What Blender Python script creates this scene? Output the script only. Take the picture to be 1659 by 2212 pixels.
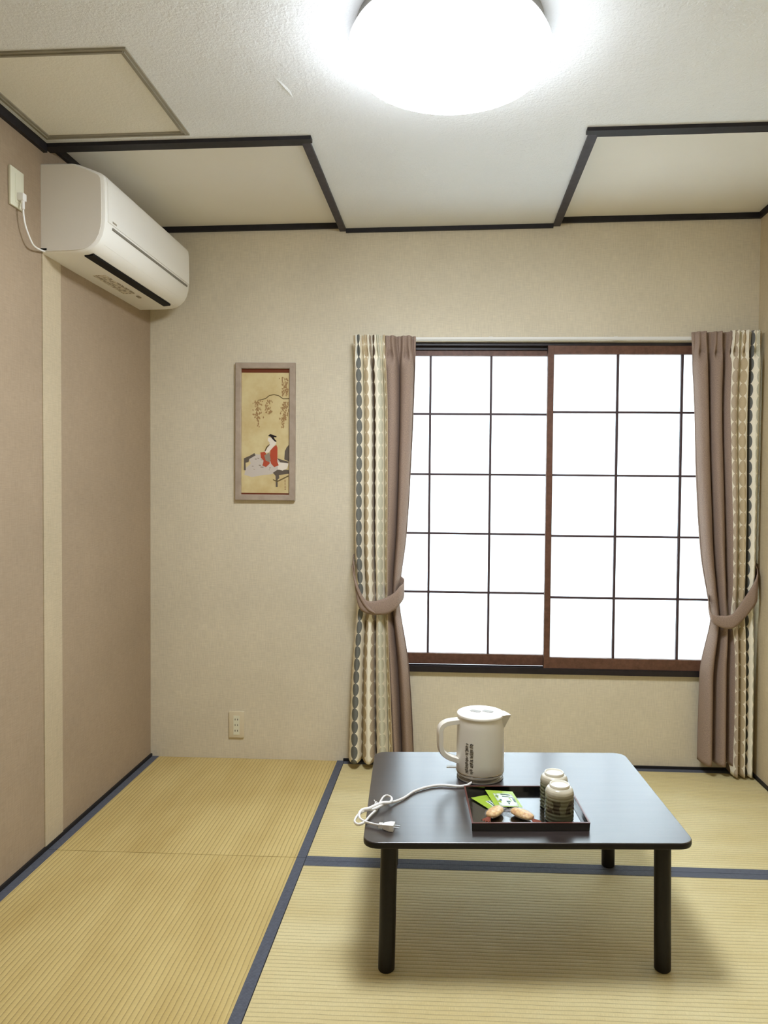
import bpy, bmesh, math, random
from mathutils import Vector, Matrix, noise
random.seed(7)
R = math.radians
PI = math.pi
for o in list(bpy.data.objects):
    bpy.data.objects.remove(o)
S = bpy.context.scene
COL = S.collection

# ------------------------------------------------------------------ camera, world, exposure
TILT = 0.0194                      # the old ceiling rises slightly to the right
cam_d = bpy.data.cameras.new('camera')
cam = bpy.data.objects.new('camera', cam_d)
COL.objects.link(cam)
right = Vector((0.99909796, 0.04135034, 0.0096647))
up = Vector((-0.01086212, 0.02883194, 0.99952525))
fwd = Vector((-0.04105206, 0.99872863, -0.02925508))
M = Matrix((right, up, -fwd)).transposed().to_4x4()
M.translation = Vector((1.38153800, -3.35283362, 1.25712592))
cam.matrix_world = M
cam_d.sensor_fit = 'HORIZONTAL'
cam_d.sensor_width = 36.0
cam_d.lens = 36.0 * 1600.3 / 1659.0
cam_d.shift_x = -78.99 / 1659.0
cam_d.shift_y = -5.38 / 1659.0
cam_d.clip_start = 0.02
S.camera = cam

WORLD_STRENGTH = 3.9
LAMP_STRENGTH = 24.0
w = bpy.data.worlds.new('overcast_daylight')
S.world = w
w.use_nodes = True
bgn = w.node_tree.nodes['Background']
bgn.inputs[0].default_value = (0.84, 0.94, 1.0, 1)
bgn.inputs[1].default_value = WORLD_STRENGTH

S.view_settings.view_transform = 'Standard'
S.view_settings.look = 'None'
S.view_settings.gamma = 1.0
S.view_settings.use_curve_mapping = False
S.view_settings.exposure = 1.56
try:
    S.cycles.max_bounces = 10
    S.cycles.diffuse_bounces = 6
    S.cycles.sample_clamp_indirect = 6.0
except Exception:
    pass


# ------------------------------------------------------------------ materials
def srgb(r, g, b):
    def f(c):
        c /= 255.0
        return c / 12.92 if c <= 0.04045 else ((c + 0.055) / 1.055) ** 2.4
    return (f(r), f(g), f(b), 1.0)


def new_mat(name, col, rough=0.6, spec=0.5, metal=0.0, coat=0.0):
    m = bpy.data.materials.new(name)
    m.use_nodes = True
    n = m.node_tree.nodes
    b = n['Principled BSDF']
    b.inputs['Base Color'].default_value = col
    b.inputs['Roughness'].default_value = rough
    b.inputs['Specular IOR Level'].default_value = spec
    b.inputs['Metallic'].default_value = metal
    b.inputs['Coat Weight'].default_value = coat
    return m


def N(m, typ, **kw):
    nd = m.node_tree.nodes.new(typ)
    for k, v in kw.items():
        setattr(nd, k, v)
    return nd


def L(m, a, b):
    m.node_tree.links.new(a, b)


def coords(m, scale=(1, 1, 1), rot=(0, 0, 0), kind='Object'):
    tc = N(m, 'ShaderNodeTexCoord')
    mp = N(m, 'ShaderNodeMapping')
    mp.inputs['Scale'].default_value = scale
    mp.inputs['Rotation'].default_value = rot
    L(m, tc.outputs[kind], mp.inputs[0])
    return mp.outputs[0]


def noise_tex(m, vec, scale, detail=3.0, rough=0.5):
    t = N(m, 'ShaderNodeTexNoise')
    t.inputs['Scale'].default_value = scale
    t.inputs['Detail'].default_value = detail
    t.inputs['Roughness'].default_value = rough
    L(m, vec, t.inputs['Vector'])
    return t.outputs['Fac']


def ramp(m, fac, stops, interp='LINEAR'):
    r = N(m, 'ShaderNodeValToRGB')
    r.color_ramp.interpolation = interp
    els = r.color_ramp.elements
    while len(els) < len(stops):
        els.new(0.5)
    for e, (p, c) in zip(els, stops):
        e.position = p
        e.color = c
    L(m, fac, r.inputs[0])
    return r.outputs[0]


def bump(m, height, strength, dist=0.001, prev=None):
    b = N(m, 'ShaderNodeBump')
    b.inputs['Strength'].default_value = strength
    b.inputs['Distance'].default_value = dist
    L(m, height, b.inputs['Height'])
    if prev is not None:
        L(m, prev, b.inputs['Normal'])
    return b.outputs[0]


def math_node(m, op, a, b=None, c=None):
    n = N(m, 'ShaderNodeMath', operation=op)
    for i, v in enumerate((a, b, c)):
        if v is None:
            continue
        if isinstance(v, (int, float)):
            n.inputs[i].default_value = v
        else:
            L(m, v, n.inputs[i])
    return n.outputs[0]


def mix_col(m, fac, a, b, mode='MIX'):
    n = N(m, 'ShaderNodeMix', data_type='RGBA', blend_type=mode)
    for s, v in ((n.inputs[0], fac), (n.inputs[6], a), (n.inputs[7], b)):
        if isinstance(v, (int, float)):
            s.default_value = v
        elif isinstance(v, tuple):
            s.default_value = v
        else:
            L(m, v, s)
    return n.outputs[2]


def bsdf(m):
    return m.node_tree.nodes['Principled BSDF']


def scaled(c, k):
    return (c[0] * k, c[1] * k, c[2] * k, 1.0)


def wall_material(name, col, weave=0.5):
    """woven vinyl wallpaper: fine vertical and horizontal threads, mild mottling"""
    m = new_mat(name, col, 0.85, 0.25)
    v = coords(m)
    n1 = noise_tex(m, v, 2.2, 4, 0.6)
    vt = coords(m, (260, 260, 22))
    th1 = noise_tex(m, vt, 1.0, 2)
    vh = coords(m, (26, 26, 300))
    th2 = noise_tex(m, vh, 1.0, 2)
    threads = math_node(m, 'ADD', th1, th2)
    c1 = ramp(m, n1, [(0.3, scaled(col, 0.93)), (0.7, scaled(col, 1.05))])
    tt = ramp(m, math_node(m, 'MULTIPLY', threads, 0.5), [(0.35, (0.90, 0.90, 0.90, 1)), (0.65, (1.06, 1.06, 1.06, 1))])
    L(m, mix_col(m, 1.0, c1, tt, 'MULTIPLY'), bsdf(m).inputs['Base Color'])
    L(m, bump(m, threads, weave, 0.0008), bsdf(m).inputs['Normal'])
    return m


def ceiling_material(name, col, strength):
    m = new_mat(name, col, 0.9, 0.2)
    v = coords(m)
    a = noise_tex(m, v, 120, 4, 0.65)
    b = noise_tex(m, v, 38, 2, 0.5)
    h = math_node(m, 'ADD', a, math_node(m, 'MULTIPLY', b, 0.8))
    n1 = noise_tex(m, v, 1.6, 3)
    L(m, ramp(m, n1, [(0.3, scaled(col, 0.96)), (0.7, scaled(col, 1.03))]), bsdf(m).inputs['Base Color'])
    L(m, bump(m, h, strength, 0.003), bsdf(m).inputs['Normal'])
    return m


def tatami_material(name, axis, col_a, col_b):
    """rush matting: ribs 15 mm apart; axis 'x' = ribs run along x"""
    m = new_mat(name, col_a, 0.55, 0.35)
    v = coords(m)
    sep = N(m, 'ShaderNodeSeparateXYZ')
    L(m, v, sep.inputs[0])
    across = sep.outputs['Y'] if axis == 'x' else sep.outputs['X']
    wob = math_node(m, 'MULTIPLY', noise_tex(m, v, 9, 2), 0.006)
    u = math_node(m, 'MULTIPLY', math_node(m, 'ADD', across, wob), 1.0 / 0.0152)
    fr = math_node(m, 'FRACT', u)
    tri = math_node(m, 'ABSOLUTE', math_node(m, 'SUBTRACT', fr, 0.5))        # 0.5 at groove
    rib = math_node(m, 'SUBTRACT', 1.0, math_node(m, 'POWER', math_node(m, 'MULTIPLY', tri, 2.0), 3.0))
    # rushes: thin streaks perpendicular to the ribs
    sc = (900, 60, 1) if axis == 'x' else (60, 900, 1)
    rush = noise_tex(m, coords(m, sc), 1.0, 2)
    mott = noise_tex(m, v, 3.0, 5, 0.6)
    band = noise_tex(m, coords(m, (1.2, 9, 1) if axis == 'x' else (9, 1.2, 1)), 1.0, 3)
    base = ramp(m, math_node(m, 'MULTIPLY', math_node(m, 'ADD', mott, band), 0.5), [(0.36, col_b), (0.62, col_a)])
    g = ramp(m, rib, [(0.0, (0.62, 0.60, 0.56, 1)), (0.5, (1, 1, 1, 1))])
    rr = ramp(m, rush, [(0.3, (0.92, 0.92, 0.9, 1)), (0.7, (1.06, 1.06, 1.05, 1))])
    c = mix_col(m, 1.0, base, g, 'MULTIPLY')
    c = mix_col(m, 1.0, c, rr, 'MULTIPLY')
    L(m, c, bsdf(m).inputs['Base Color'])
    hh = math_node(m, 'ADD', rib, math_node(m, 'MULTIPLY', rush, 0.25))
    L(m, bump(m, hh, 0.8, 0.0018), bsdf(m).inputs['Normal'])
    return m


def cloth_border_material():
    m = new_mat('indigo_border_cloth', srgb(84, 87, 97), 0.8, 0.3)
    v = coords(m, (420, 420, 420), (0, 0, R(45)))
    ch = N(m, 'ShaderNodeTexChecker')
    ch.inputs['Scale'].default_value = 1.0
    L(m, v, ch.inputs[0])
    nn = noise_tex(m, coords(m), 90, 3)
    c = mix_col(m, ch.outputs['Fac'], srgb(76, 80, 92), srgb(96, 99, 108))
    c = mix_col(m, 1.0, c, ramp(m, nn, [(0.3, (0.85, 0.85, 0.85, 1)), (0.7, (1.12, 1.12, 1.12, 1))]), 'MULTIPLY')
    L(m, c, bsdf(m).inputs['Base Color'])
    L(m, bump(m, nn, 0.3, 0.0006), bsdf(m).inputs['Normal'])
    return m


def wood_material(name, c1, c2, rough=0.5, stretch=(60, 60, 3), spec=0.4, coat=0.0):
    m = new_mat(name, c1, rough, spec, 0, coat)
    n = noise_tex(m, coords(m, stretch), 1.0, 5, 0.6)
    L(m, ramp(m, n, [(0.3, c1), (0.7, c2)]), bsdf(m).inputs['Base Color'])
    L(m, bump(m, n, 0.12, 0.0006), bsdf(m).inputs['Normal'])
    return m


def fabric_material(name, col, vary=0.25, scale=650):
    m = new_mat(name, col, 0.9, 0.15)
    uv = coords(m, (scale, scale * 0.25, 1), kind='UV')
    uh = coords(m, (scale * 0.25, scale, 1), kind='UV')
    t = math_node(m, 'MULTIPLY', math_node(m, 'ADD', noise_tex(m, uv, 1, 2), noise_tex(m, uh, 1, 2)), 0.5)
    L(m, ramp(m, t, [(0.32, scaled(col, 1 - vary)), (0.68, scaled(col, 1 + vary))]), bsdf(m).inputs['Base Color'])
    L(m, bump(m, t, 0.4, 0.0008), bsdf(m).inputs['Normal'])
    return m


def oval_print_material():
    """cream cloth printed with columns of ovals, one colour to a column"""
    m = new_mat('oval_print_cloth', srgb(222, 214, 190), 0.9, 0.12)
    tc = N(m, 'ShaderNodeTexCoord')
    sep = N(m, 'ShaderNodeSeparateXYZ')
    L(m, tc.outputs['UV'], sep.inputs[0])
    cu = sep.outputs['X']                      # one unit per column of ovals
    cv = math_node(m, 'MULTIPLY', sep.outputs['Y'], 1 / 0.0555)
    iu = math_node(m, 'FLOOR', cu)
    fu = math_node(m, 'SUBTRACT', math_node(m, 'FRACT', cu), 0.5)
    fv = math_node(m, 'SUBTRACT', math_node(m, 'FRACT', cv), 0.5)
    a = math_node(m, 'POWER', math_node(m, 'ABSOLUTE', math_node(m, 'DIVIDE', fu, 0.34)), 2.0)
    b = math_node(m, 'POWER', math_node(m, 'ABSOLUTE', math_node(m, 'DIVIDE', fv, 0.505)), 2.0)
    inside = math_node(m, 'LESS_THAN', math_node(m, 'ADD', a, b), 1.0)
    k = math_node(m, 'DIVIDE', math_node(m, 'ADD', iu, 0.5), 20.0)
    slate, tan, taupe, dark, sage = srgb(112, 113, 108), srgb(190, 172, 140), srgb(186, 170, 148), srgb(104, 88, 74), srgb(200, 197, 176)
    seq = [tan, tan, slate, tan, tan, taupe, dark, sage, sage, tan, dark, dark, taupe, sage, tan, tan, slate, sage, tan, slate]
    cols = ramp(m, k, [(q / 20.0, c_) for q, c_ in enumerate(seq)], 'CONSTANT')
    cloth = noise_tex(m, coords(m, (40, 180, 1), kind='UV'), 1, 2)
    c = mix_col(m, inside, srgb(238, 231, 211), cols)
    c = mix_col(m, 1.0, c, ramp(m, cloth, [(0.3, (0.9, 0.9, 0.9, 1)), (0.7, (1.06, 1.06, 1.06, 1))]), 'MULTIPLY')
    L(m, c, bsdf(m).inputs['Base Color'])
    L(m, bump(m, cloth, 0.3, 0.0006), bsdf(m).inputs['Normal'])
    return m


def paper_material():
    m = new_mat('shoji_paper', srgb(244, 246, 248), 0.9, 0.1)
    nt = m.node_tree
    out = [n for n in nt.nodes if n.type == 'OUTPUT_MATERIAL'][0]
    fib = noise_tex(m, coords(m, (30, 30, 30)), 1.0, 5, 0.6)
    col = ramp(m, fib, [(0.3, (0.83, 0.86, 0.875, 1)), (0.7, (0.90, 0.925, 0.94, 1))])
    df = N(m, 'ShaderNodeBsdfDiffuse')
    tr = N(m, 'ShaderNodeBsdfTranslucent')
    mx = N(m, 'ShaderNodeMixShader')
    mx.inputs[0].default_value = 0.5
    L(m, col, df.inputs[0])
    L(m, col, tr.inputs[0])
    L(m, df.outputs[0], mx.inputs[1])
    L(m, tr.outputs[0], mx.inputs[2])
    L(m, mx.outputs[0], out.inputs[0])
    return m


def emission_material(name, col, strength):
    m = bpy.data.materials.new(name)
    m.use_nodes = True
    nt = m.node_tree
    nt.nodes.clear()
    e = nt.nodes.new('ShaderNodeEmission')
    o = nt.nodes.new('ShaderNodeOutputMaterial')
    e.inputs[0].default_value = col
    e.inputs[1].default_value = strength
    nt.links.new(e.outputs[0], o.inputs[0])
    return m


def table_material():
    m = new_mat('dark_brown_laminate', srgb(38, 30, 31), 0.30, 0.7)
    n = noise_tex(m, coords(m, (3, 60, 60)), 1.0, 4, 0.6)
    L(m, ramp(m, n, [(0.3, srgb(32, 26, 27)), (0.7, srgb(46, 37, 37))]), bsdf(m).inputs['Base Color'])
    b = bsdf(m)
    b.inputs['Coat Weight'].default_value = 1.0
    b.inputs['Coat IOR'].default_value = 1.58
    b.inputs['Coat Roughness'].default_value = 0.26
    return m


MAT = {}
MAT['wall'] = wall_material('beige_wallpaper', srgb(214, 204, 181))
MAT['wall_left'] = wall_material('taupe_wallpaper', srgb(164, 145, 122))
MAT['strip'] = wall_material('pale_strip_wallpaper', srgb(190, 175, 148))
MAT['wall_right'] = wall_material('tan_wallpaper', srgb(203, 187, 154))
MAT['ceiling'] = ceiling_material('stucco_paper_ceiling', srgb(234, 236, 238), 0.8)
MAT['panel'] = ceiling_material('recess_panel_paper', srgb(238, 235, 228), 0.10)
MAT['hatch_paper'] = ceiling_material('stucco_hatch_paper', srgb(232, 228, 216), 0.45)
MAT['grey_trim'] = wood_material('purple_grey_painted_wood', srgb(50, 46, 52), srgb(66, 62, 68), 0.55, (40, 40, 40))  # dark purple-grey, a step lighter than the black trims
MAT['black_trim'] = wood_material('black_painted_wood', srgb(22, 20, 24), srgb(34, 31, 36), 0.55, (40, 40, 40))
MAT['base_black'] = new_mat('black_baseboard', srgb(24, 22, 24), 0.6)
MAT['hatch_frame'] = wood_material('grey_aluminium_frame', srgb(140, 134, 118), srgb(156, 150, 134), 0.45, (8, 8, 8))
MAT['tatami_y'] = tatami_material('yellowed_rush_matting', 'y', srgb(206, 184, 124), srgb(190, 165, 104))
MAT['tatami_x'] = tatami_material('glare_paled_rush_matting', 'x', srgb(217, 203, 156), srgb(204, 186, 134))  # paler than the left mats: window and lamp glare put into the colour
MAT['border'] = cloth_border_material()
MAT['brown_wood'] = wood_material('reddish_brown_sash_wood', srgb(84, 56, 42), srgb(108, 74, 58), 0.5, (50, 50, 50))
MAT['dark_wood'] = wood_material('near_black_frame_wood', srgb(26, 21, 25), srgb(38, 31, 34), 0.45, (40, 40, 40))
MAT['lattice'] = new_mat('dark_lattice_wood', srgb(62, 45, 48), 0.6)
MAT['paper'] = paper_material()
MAT['white_metal'] = new_mat('white_rail_metal', srgb(222, 220, 214), 0.35)
MAT['oval'] = oval_print_material()
MAT['brown_cloth'] = fabric_material('taupe_brown_cloth', srgb(150, 130, 116))
MAT['table'] = table_material()
MAT['leg'] = wood_material('black_brown_leg', srgb(17, 14, 14), srgb(26, 21, 20), 0.45, (60, 60, 4), 0.3)
MAT['lamp'] = emission_material('lit_lamp_diffuser', (0.93, 1.0, 1.09, 1), LAMP_STRENGTH)
_lm = MAT['lamp']                  # the milky diffuser glows less towards its rim
_sp = N(_lm, 'ShaderNodeSeparateXYZ')
L(_lm, coords(_lm), _sp.inputs[0])
_mr = N(_lm, 'ShaderNodeMapRange')
_mr.inputs['From Min'].default_value = -0.035
_mr.inputs['From Max'].default_value = -0.108
_mr.inputs['To Min'].default_value = 0.0
_mr.inputs['To Max'].default_value = 1.0
L(_lm, _sp.outputs['Z'], _mr.inputs['Value'])
_st = math_node(_lm, 'MULTIPLY', math_node(_lm, 'ADD', math_node(_lm, 'MULTIPLY', math_node(_lm, 'POWER', _mr.outputs[0], 1.9), 0.97), 0.03), LAMP_STRENGTH)
L(_lm, _st, [n for n in _lm.node_tree.nodes if n.type == 'EMISSION'][0].inputs[1])
MAT['lamp_base'] = new_mat('lamp_base_metal', srgb(150, 148, 142), 0.5)
MAT['ac'] = new_mat('off_white_plastic', srgb(242, 240, 234), 0.35, 0.5)
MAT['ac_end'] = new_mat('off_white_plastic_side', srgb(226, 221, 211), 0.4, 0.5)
MAT['ac_groove'] = new_mat('grey_slot_plastic', srgb(128, 124, 114), 0.5)
MAT['black'] = new_mat('black_plastic', srgb(5, 5, 5), 0.6, 0.2)
MAT['grey_mark'] = new_mat('grey_print', srgb(160, 150, 132), 0.6)
def label_smudge():
    m = new_mat('faint_caution_print', srgb(228, 223, 211), 0.45)
    n = noise_tex(m, coords(m, (90, 40, 1)), 1.0, 3, 0.6)
    L(m, ramp(m, n, [(0.47, srgb(222, 214, 198)), (0.56, srgb(150, 138, 118))]), bsdf(m).inputs['Base Color'])
    return m


MAT['label_smudge'] = label_smudge()
MAT['ivory'] = new_mat('ivory_plate_plastic', srgb(222, 220, 198), 0.4)
MAT['ivory2'] = new_mat('beige_plate_plastic', srgb(214, 202, 174), 0.45)
MAT['hole'] = new_mat('socket_hole', srgb(80, 70, 52), 0.7)
MAT['cord_white'] = new_mat('white_cord_vinyl', srgb(236, 234, 230), 0.4)
MAT['kettle'] = new_mat('warm_white_kettle_plastic', srgb(226, 220, 208), 0.32, 0.5)
MAT['kettle_mark'] = new_mat('dark_print_on_kettle', srgb(70, 64, 56), 0.6)
MAT['kettle_grey'] = new_mat('grey_lid_buttons', srgb(150, 146, 138), 0.5)
MAT['chrome'] = new_mat('chrome_prong', srgb(220, 222, 225), 0.2, 0.5, 1.0)
MAT['steel'] = new_mat('steel_ring', srgb(190, 184, 172), 0.25, 0.5, 1.0)


def lacquer():
    m = new_mat('black_lacquer', srgb(8, 7, 8), 0.16, 0.6)
    b = bsdf(m)
    b.inputs['Coat Weight'].default_value = 1.0
    b.inputs['Coat IOR'].default_value = 1.8
    b.inputs['Coat Roughness'].default_value = 0.08
    return m


MAT['lacquer'] = lacquer()
MAT['lacquer_rim'] = new_mat('red_brown_lacquer_rim', srgb(92, 52, 46), 0.3, 0.6)


def cup_material():
    m = new_mat('green_grey_glaze', srgb(150, 150, 128), 0.18, 0.5, 0, 0.3)
    v = coords(m)
    sep = N(m, 'ShaderNodeSeparateXYZ')
    L(m, v, sep.inputs[0])
    wob = math_node(m, 'MULTIPLY', math_node(m, 'SUBTRACT', noise_tex(m, v, 40, 2), 0.5), 0.012)
    z = math_node(m, 'MULTIPLY', math_node(m, 'ADD', sep.outputs['Z'], wob), 10.0)
    base = ramp(m, z, [(0.0, srgb(92, 96, 78)), (0.30, srgb(104, 106, 86)), (0.62, srgb(116, 114, 90)),
                       (0.74, srgb(158, 152, 130)), (0.86, srgb(196, 188, 168)), (0.95, srgb(224, 219, 206))])
    # brushed dark rings
    ring = noise_tex(m, coords(m, (6, 6, 190)), 1.0, 3)
    base = mix_col(m, 1.0, base, ramp(m, ring, [(0.42, (0.80, 0.80, 0.78, 1)), (0.6, (1.05, 1.05, 1.05, 1))]), 'MULTIPLY')
    # brushed brown characters round the middle of the cup
    br = noise_tex(m, coords(m, (62, 62, 38)), 1.0, 2, 0.4)
    brm = ramp(m, br, [(0.50, (0, 0, 0, 1)), (0.55, (1, 1, 1, 1))])
    zz = ramp(m, z, [(0.24, (0, 0, 0, 1)), (0.30, (1, 1, 1, 1)), (0.58, (1, 1, 1, 1)), (0.64, (0, 0, 0, 1))])
    fac = math_node(m, 'MULTIPLY', brm, zz)
    L(m, mix_col(m, math_node(m, 'MULTIPLY', fac, 0.85), base, srgb(44, 34, 22)), bsdf(m).inputs['Base Color'])
    L(m, bump(m, ring, 0.35, 0.0015), bsdf(m).inputs['Normal'])
    return m


MAT['cup'] = cup_material()
MAT['cup_foot'] = new_mat('pale_glazed_foot', srgb(232, 228, 214), 0.2, 0.5)
MAT['green'] = new_mat('green_foil', srgb(150, 178, 52), 0.3, 0.6)
MAT['sachet_pale'] = new_mat('pale_sachet_print', srgb(214, 226, 214), 0.35)
MAT['sachet_dark'] = new_mat('dark_teal_print', srgb(58, 92, 84), 0.4)


def cracker_material():
    m = new_mat('toasted_cracker', srgb(220, 186, 134), 0.55)
    n = noise_tex(m, coords(m), 110, 4, 0.6)
    L(m, ramp(m, n, [(0.3, srgb(188, 124, 56)), (0.62, srgb(230, 196, 126))]), bsdf(m).inputs['Base Color'])
    L(m, bump(m, n, 0.7, 0.002), bsdf(m).inputs['Normal'])
    return m


MAT['cracker'] = cracker_material()
MAT['wrap_red'] = new_mat('reddish_wrapper', srgb(150, 88, 72), 0.3)


def film_material():
    m = bpy.data.materials.new('clear_wrapper_film')
    m.use_nodes = True
    nt = m.node_tree
    nt.nodes.clear()
    o = nt.nodes.new('ShaderNodeOutputMaterial')
    t = nt.nodes.new('ShaderNodeBsdfTransparent')
    g = nt.nodes.new('ShaderNodeBsdfGlossy')
    d = nt.nodes.new('ShaderNodeBsdfDiffuse')
    g.inputs['Roughness'].default_value = 0.15
    g.inputs['Color'].default_value = (0.9, 0.9, 0.95, 1)
    d.inputs['Color'].default_value = (0.85, 0.84, 0.88, 1)
    a = nt.nodes.new('ShaderNodeMixShader')
    b = nt.nodes.new('ShaderNodeMixShader')
    a.inputs[0].default_value = 0.5
    b.inputs[0].default_value = 0.16
    nt.links.new(g.outputs[0], a.inputs[1])
    nt.links.new(d.outputs[0], a.inputs[2])
    nt.links.new(t.outputs[0], b.inputs[1])
    nt.links.new(a.outputs[0], b.inputs[2])
    nt.links.new(b.outputs[0], o.inputs[0])
    return m


MAT['film'] = film_material()
MAT['pic_frame'] = wood_material('grey_brown_picture_wood', srgb(158, 142, 126), srgb(176, 160, 144), 0.5, (20, 20, 20))


# ------------------------------------------------------------------ mesh helpers
def add_box(bm, x0, x1, y0, y1, z0, z1, bevel=0.0, mi=0):
    vs = [bm.verts.new((x, y, z)) for z in (z0, z1) for y in (y0, y1) for x in (x0, x1)]
    q = [(0, 2, 3, 1), (4, 5, 7, 6), (0, 1, 5, 4), (2, 6, 7, 3), (0, 4, 6, 2), (1, 3, 7, 5)]
    fs = [bm.faces.new([vs[i] for i in f]) for f in q]
    for f in fs:
        f.material_index = mi
    if bevel:
        es = list({e for f in fs for e in f.edges})
        bmesh.ops.bevel(bm, geom=es, offset=bevel, segments=2, affect='EDGES', profile=0.6)
    return bm


def box(*a, **k):
    return add_box(bmesh.new(), *a, **k)


def loft(bm, rings, closed=True, cap=True, loop=False):
    """rings: lists of points; faces between neighbours"""
    vr = [[bm.verts.new(p) for p in r] for r in rings]
    n = len(vr[0])
    pairs = list(zip(vr[:-1], vr[1:]))
    if loop:
        pairs.append((vr[-1], vr[0]))
    for a, b in pairs:
        for i in range(n if closed else n - 1):
            j = (i + 1) % n
            bm.faces.new((a[i], a[j], b[j], b[i]))
    if cap and closed and not loop:
        bm.faces.new(list(reversed(vr[0])))
        bm.faces.new(vr[-1])
    bmesh.ops.recalc_face_normals(bm, faces=bm.faces[:])
    return bm


def lathe(bm, prof, seg=48, cx=0, cy=0, cap=True):
    rings = [[(cx + r * math.cos(2 * PI * i / seg), cy + r * math.sin(2 * PI * i / seg), z) for i in range(seg)]
             for r, z in prof]
    return loft(bm, rings, True, cap)


def catmull(pts, sub=6):
    P = [Vector(p) for p in pts]
    P = [P[0] * 2 - P[1]] + P + [P[-1] * 2 - P[-2]]
    out = []
    for i in range(1, len(P) - 2):
        a, b, c, d = P[i - 1], P[i], P[i + 1], P[i + 2]
        for k in range(sub):
            t = k / sub
            out.append(0.5 * ((2 * b) + (c - a) * t + (2 * a - 5 * b + 4 * c - d) * t * t + (3 * b - a - 3 * c + d) * t ** 3))
    out.append(P[-2])
    return out


def tube(bm, pts, r, seg=10, sub=6, section=None, smooth=True):
    C = catmull(pts, sub) if smooth else [Vector(p) for p in pts]
    sec = section or [(r * math.cos(2 * PI * k / seg), r * math.sin(2 * PI * k / seg)) for k in range(seg)]
    t0 = (C[1] - C[0]).normalized()
    ref = Vector((0, 1, 0)) if abs(t0.y) < 0.8 else Vector((0, 0, 1))
    nrm = (ref - t0 * ref.dot(t0)).normalized()
    rings = []
    for i, p in enumerate(C):
        t = (C[min(i + 1, len(C) - 1)] - C[max(i - 1, 0)]).normalized()
        nrm = (nrm - t * nrm.dot(t)).normalized()
        bn = t.cross(nrm)
        rings.append([p + nrm * a + bn * b for a, b in sec])
    return loft(bm, rings)


def prism(bm, poly, axis, a, b):
    """extrude a polygon of 2-D points along an axis from a to b"""
    def P(u, v, w_):
        return {'x': (w_, u, v), 'y': (u, w_, v), 'z': (u, v, w_)}[axis]
    return loft(bm, [[P(u, v, a) for u, v in poly], [P(u, v, b) for u, v in poly]])


def rounded_rect(w_, d, r, seg=6):
    pts = []
    for cx, cy, a0 in ((w_ / 2 - r, d / 2 - r, 0), (-w_ / 2 + r, d / 2 - r, 90), (-w_ / 2 + r, -d / 2 + r, 180), (w_ / 2 - r, -d / 2 + r, 270)):
        for k in range(seg + 1):
            a = R(a0 + 90 * k / seg)
            pts.append((cx + r * math.cos(a), cy + r * math.sin(a)))
    return pts


def obj(name, bm, mats, parent=None, smooth=False, world=False, uv=None):
    """link one mesh object; world=True: verts are in world space, parent has no rotation"""
    if world and parent is not None:
        off = Vector(parent.get('_w', (0, 0, 0)))
        bmesh.ops.translate(bm, verts=bm.verts[:], vec=-off)
    me = bpy.data.meshes.new(name)
    bm.to_mesh(me)
    bm.free()
    for m in (mats if isinstance(mats, (list, tuple)) else [mats]):
        me.materials.append(MAT[m] if isinstance(m, str) else m)
    if smooth:
        me.polygons.foreach_set('use_smooth', [True] * len(me.polygons))
        try:
            me.set_sharp_from_angle(angle=R(35))
        except Exception:
            pass
    o = bpy.data.objects.new(name, me)
    COL.objects.link(o)
    if parent is not None:
        o.parent = parent
    return o


def recenter(o, p):
    """move a world-modelled root mesh's origin to p"""
    p = Vector(p)
    o.data.transform(Matrix.Translation(-p))
    o.location = p
    o['_w'] = tuple(p)
    return o


def tag(o, label, cat, group=None, kind=None):
    o['label'] = label
    o['category'] = cat
    if group:
        o['group'] = group
    if kind:
        o['kind'] = kind
    return o


def thing(name, label, cat, loc=(0, 0, 0), rz=0.0, group=None):
    o = bpy.data.objects.new(name, None)
    o.empty_display_size = 0.05
    COL.objects.link(o)
    o.location = loc
    o.rotation_euler = (0, 0, rz)
    o['_w'] = tuple(loc)
    return tag(o, label, cat, group)


def struct(name, bm, m, label, cat, smooth=False):
    o = obj(name, bm, m, None, smooth)
    tag(o, label, cat, None, 'structure')
    o['_w'] = (0.0, 0.0, 0.0)
    return o


def tilted(bm):
    for v in bm.verts:
        v.co.z += TILT * v.co.x
    return bm


W, Y0, H, REC = 2.73, -3.66, 2.40, 0.026      # right wall, rear wall, ceiling, recess rise

# ------------------------------------------------------------------ room shell
struct('floor', box(-0.12, W + 0.12, Y0 - 0.1, 0.12, -0.16, -0.055), 'base_black', 'dark sub-floor under the tatami mats', 'floor')

WX0, WX1, WZ0, WZ1 = 0.975, 2.695, 0.423, 1.910        # window opening
bm = bmesh.new()
add_box(bm, -0.1, WX0, 0.0, 0.12, -0.06, 2.56)
add_box(bm, WX1, W + 0.1, 0.0, 0.12, -0.06, 2.56)
add_box(bm, WX0, WX1, 0.0, 0.12, -0.06, WZ0)
add_box(bm, WX0, WX1, 0.0, 0.12, WZ1, 2.56)
struct('wall_back', bm, 'wall', 'beige textured wall holding the window and the picture', 'wall')
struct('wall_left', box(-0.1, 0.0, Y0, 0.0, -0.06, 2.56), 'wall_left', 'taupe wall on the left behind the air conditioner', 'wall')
struct('wall_right', box(W, W + 0.1, Y0, 0.0, -0.06, 2.56), 'wall_right', 'tan wall seen in a sliver beside the right curtain', 'wall')
struct('wall_front', box(-0.1, W + 0.1, Y0 - 0.1, Y0, -0.06, 2.56), 'wall', 'wall behind the camera', 'wall')

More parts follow.
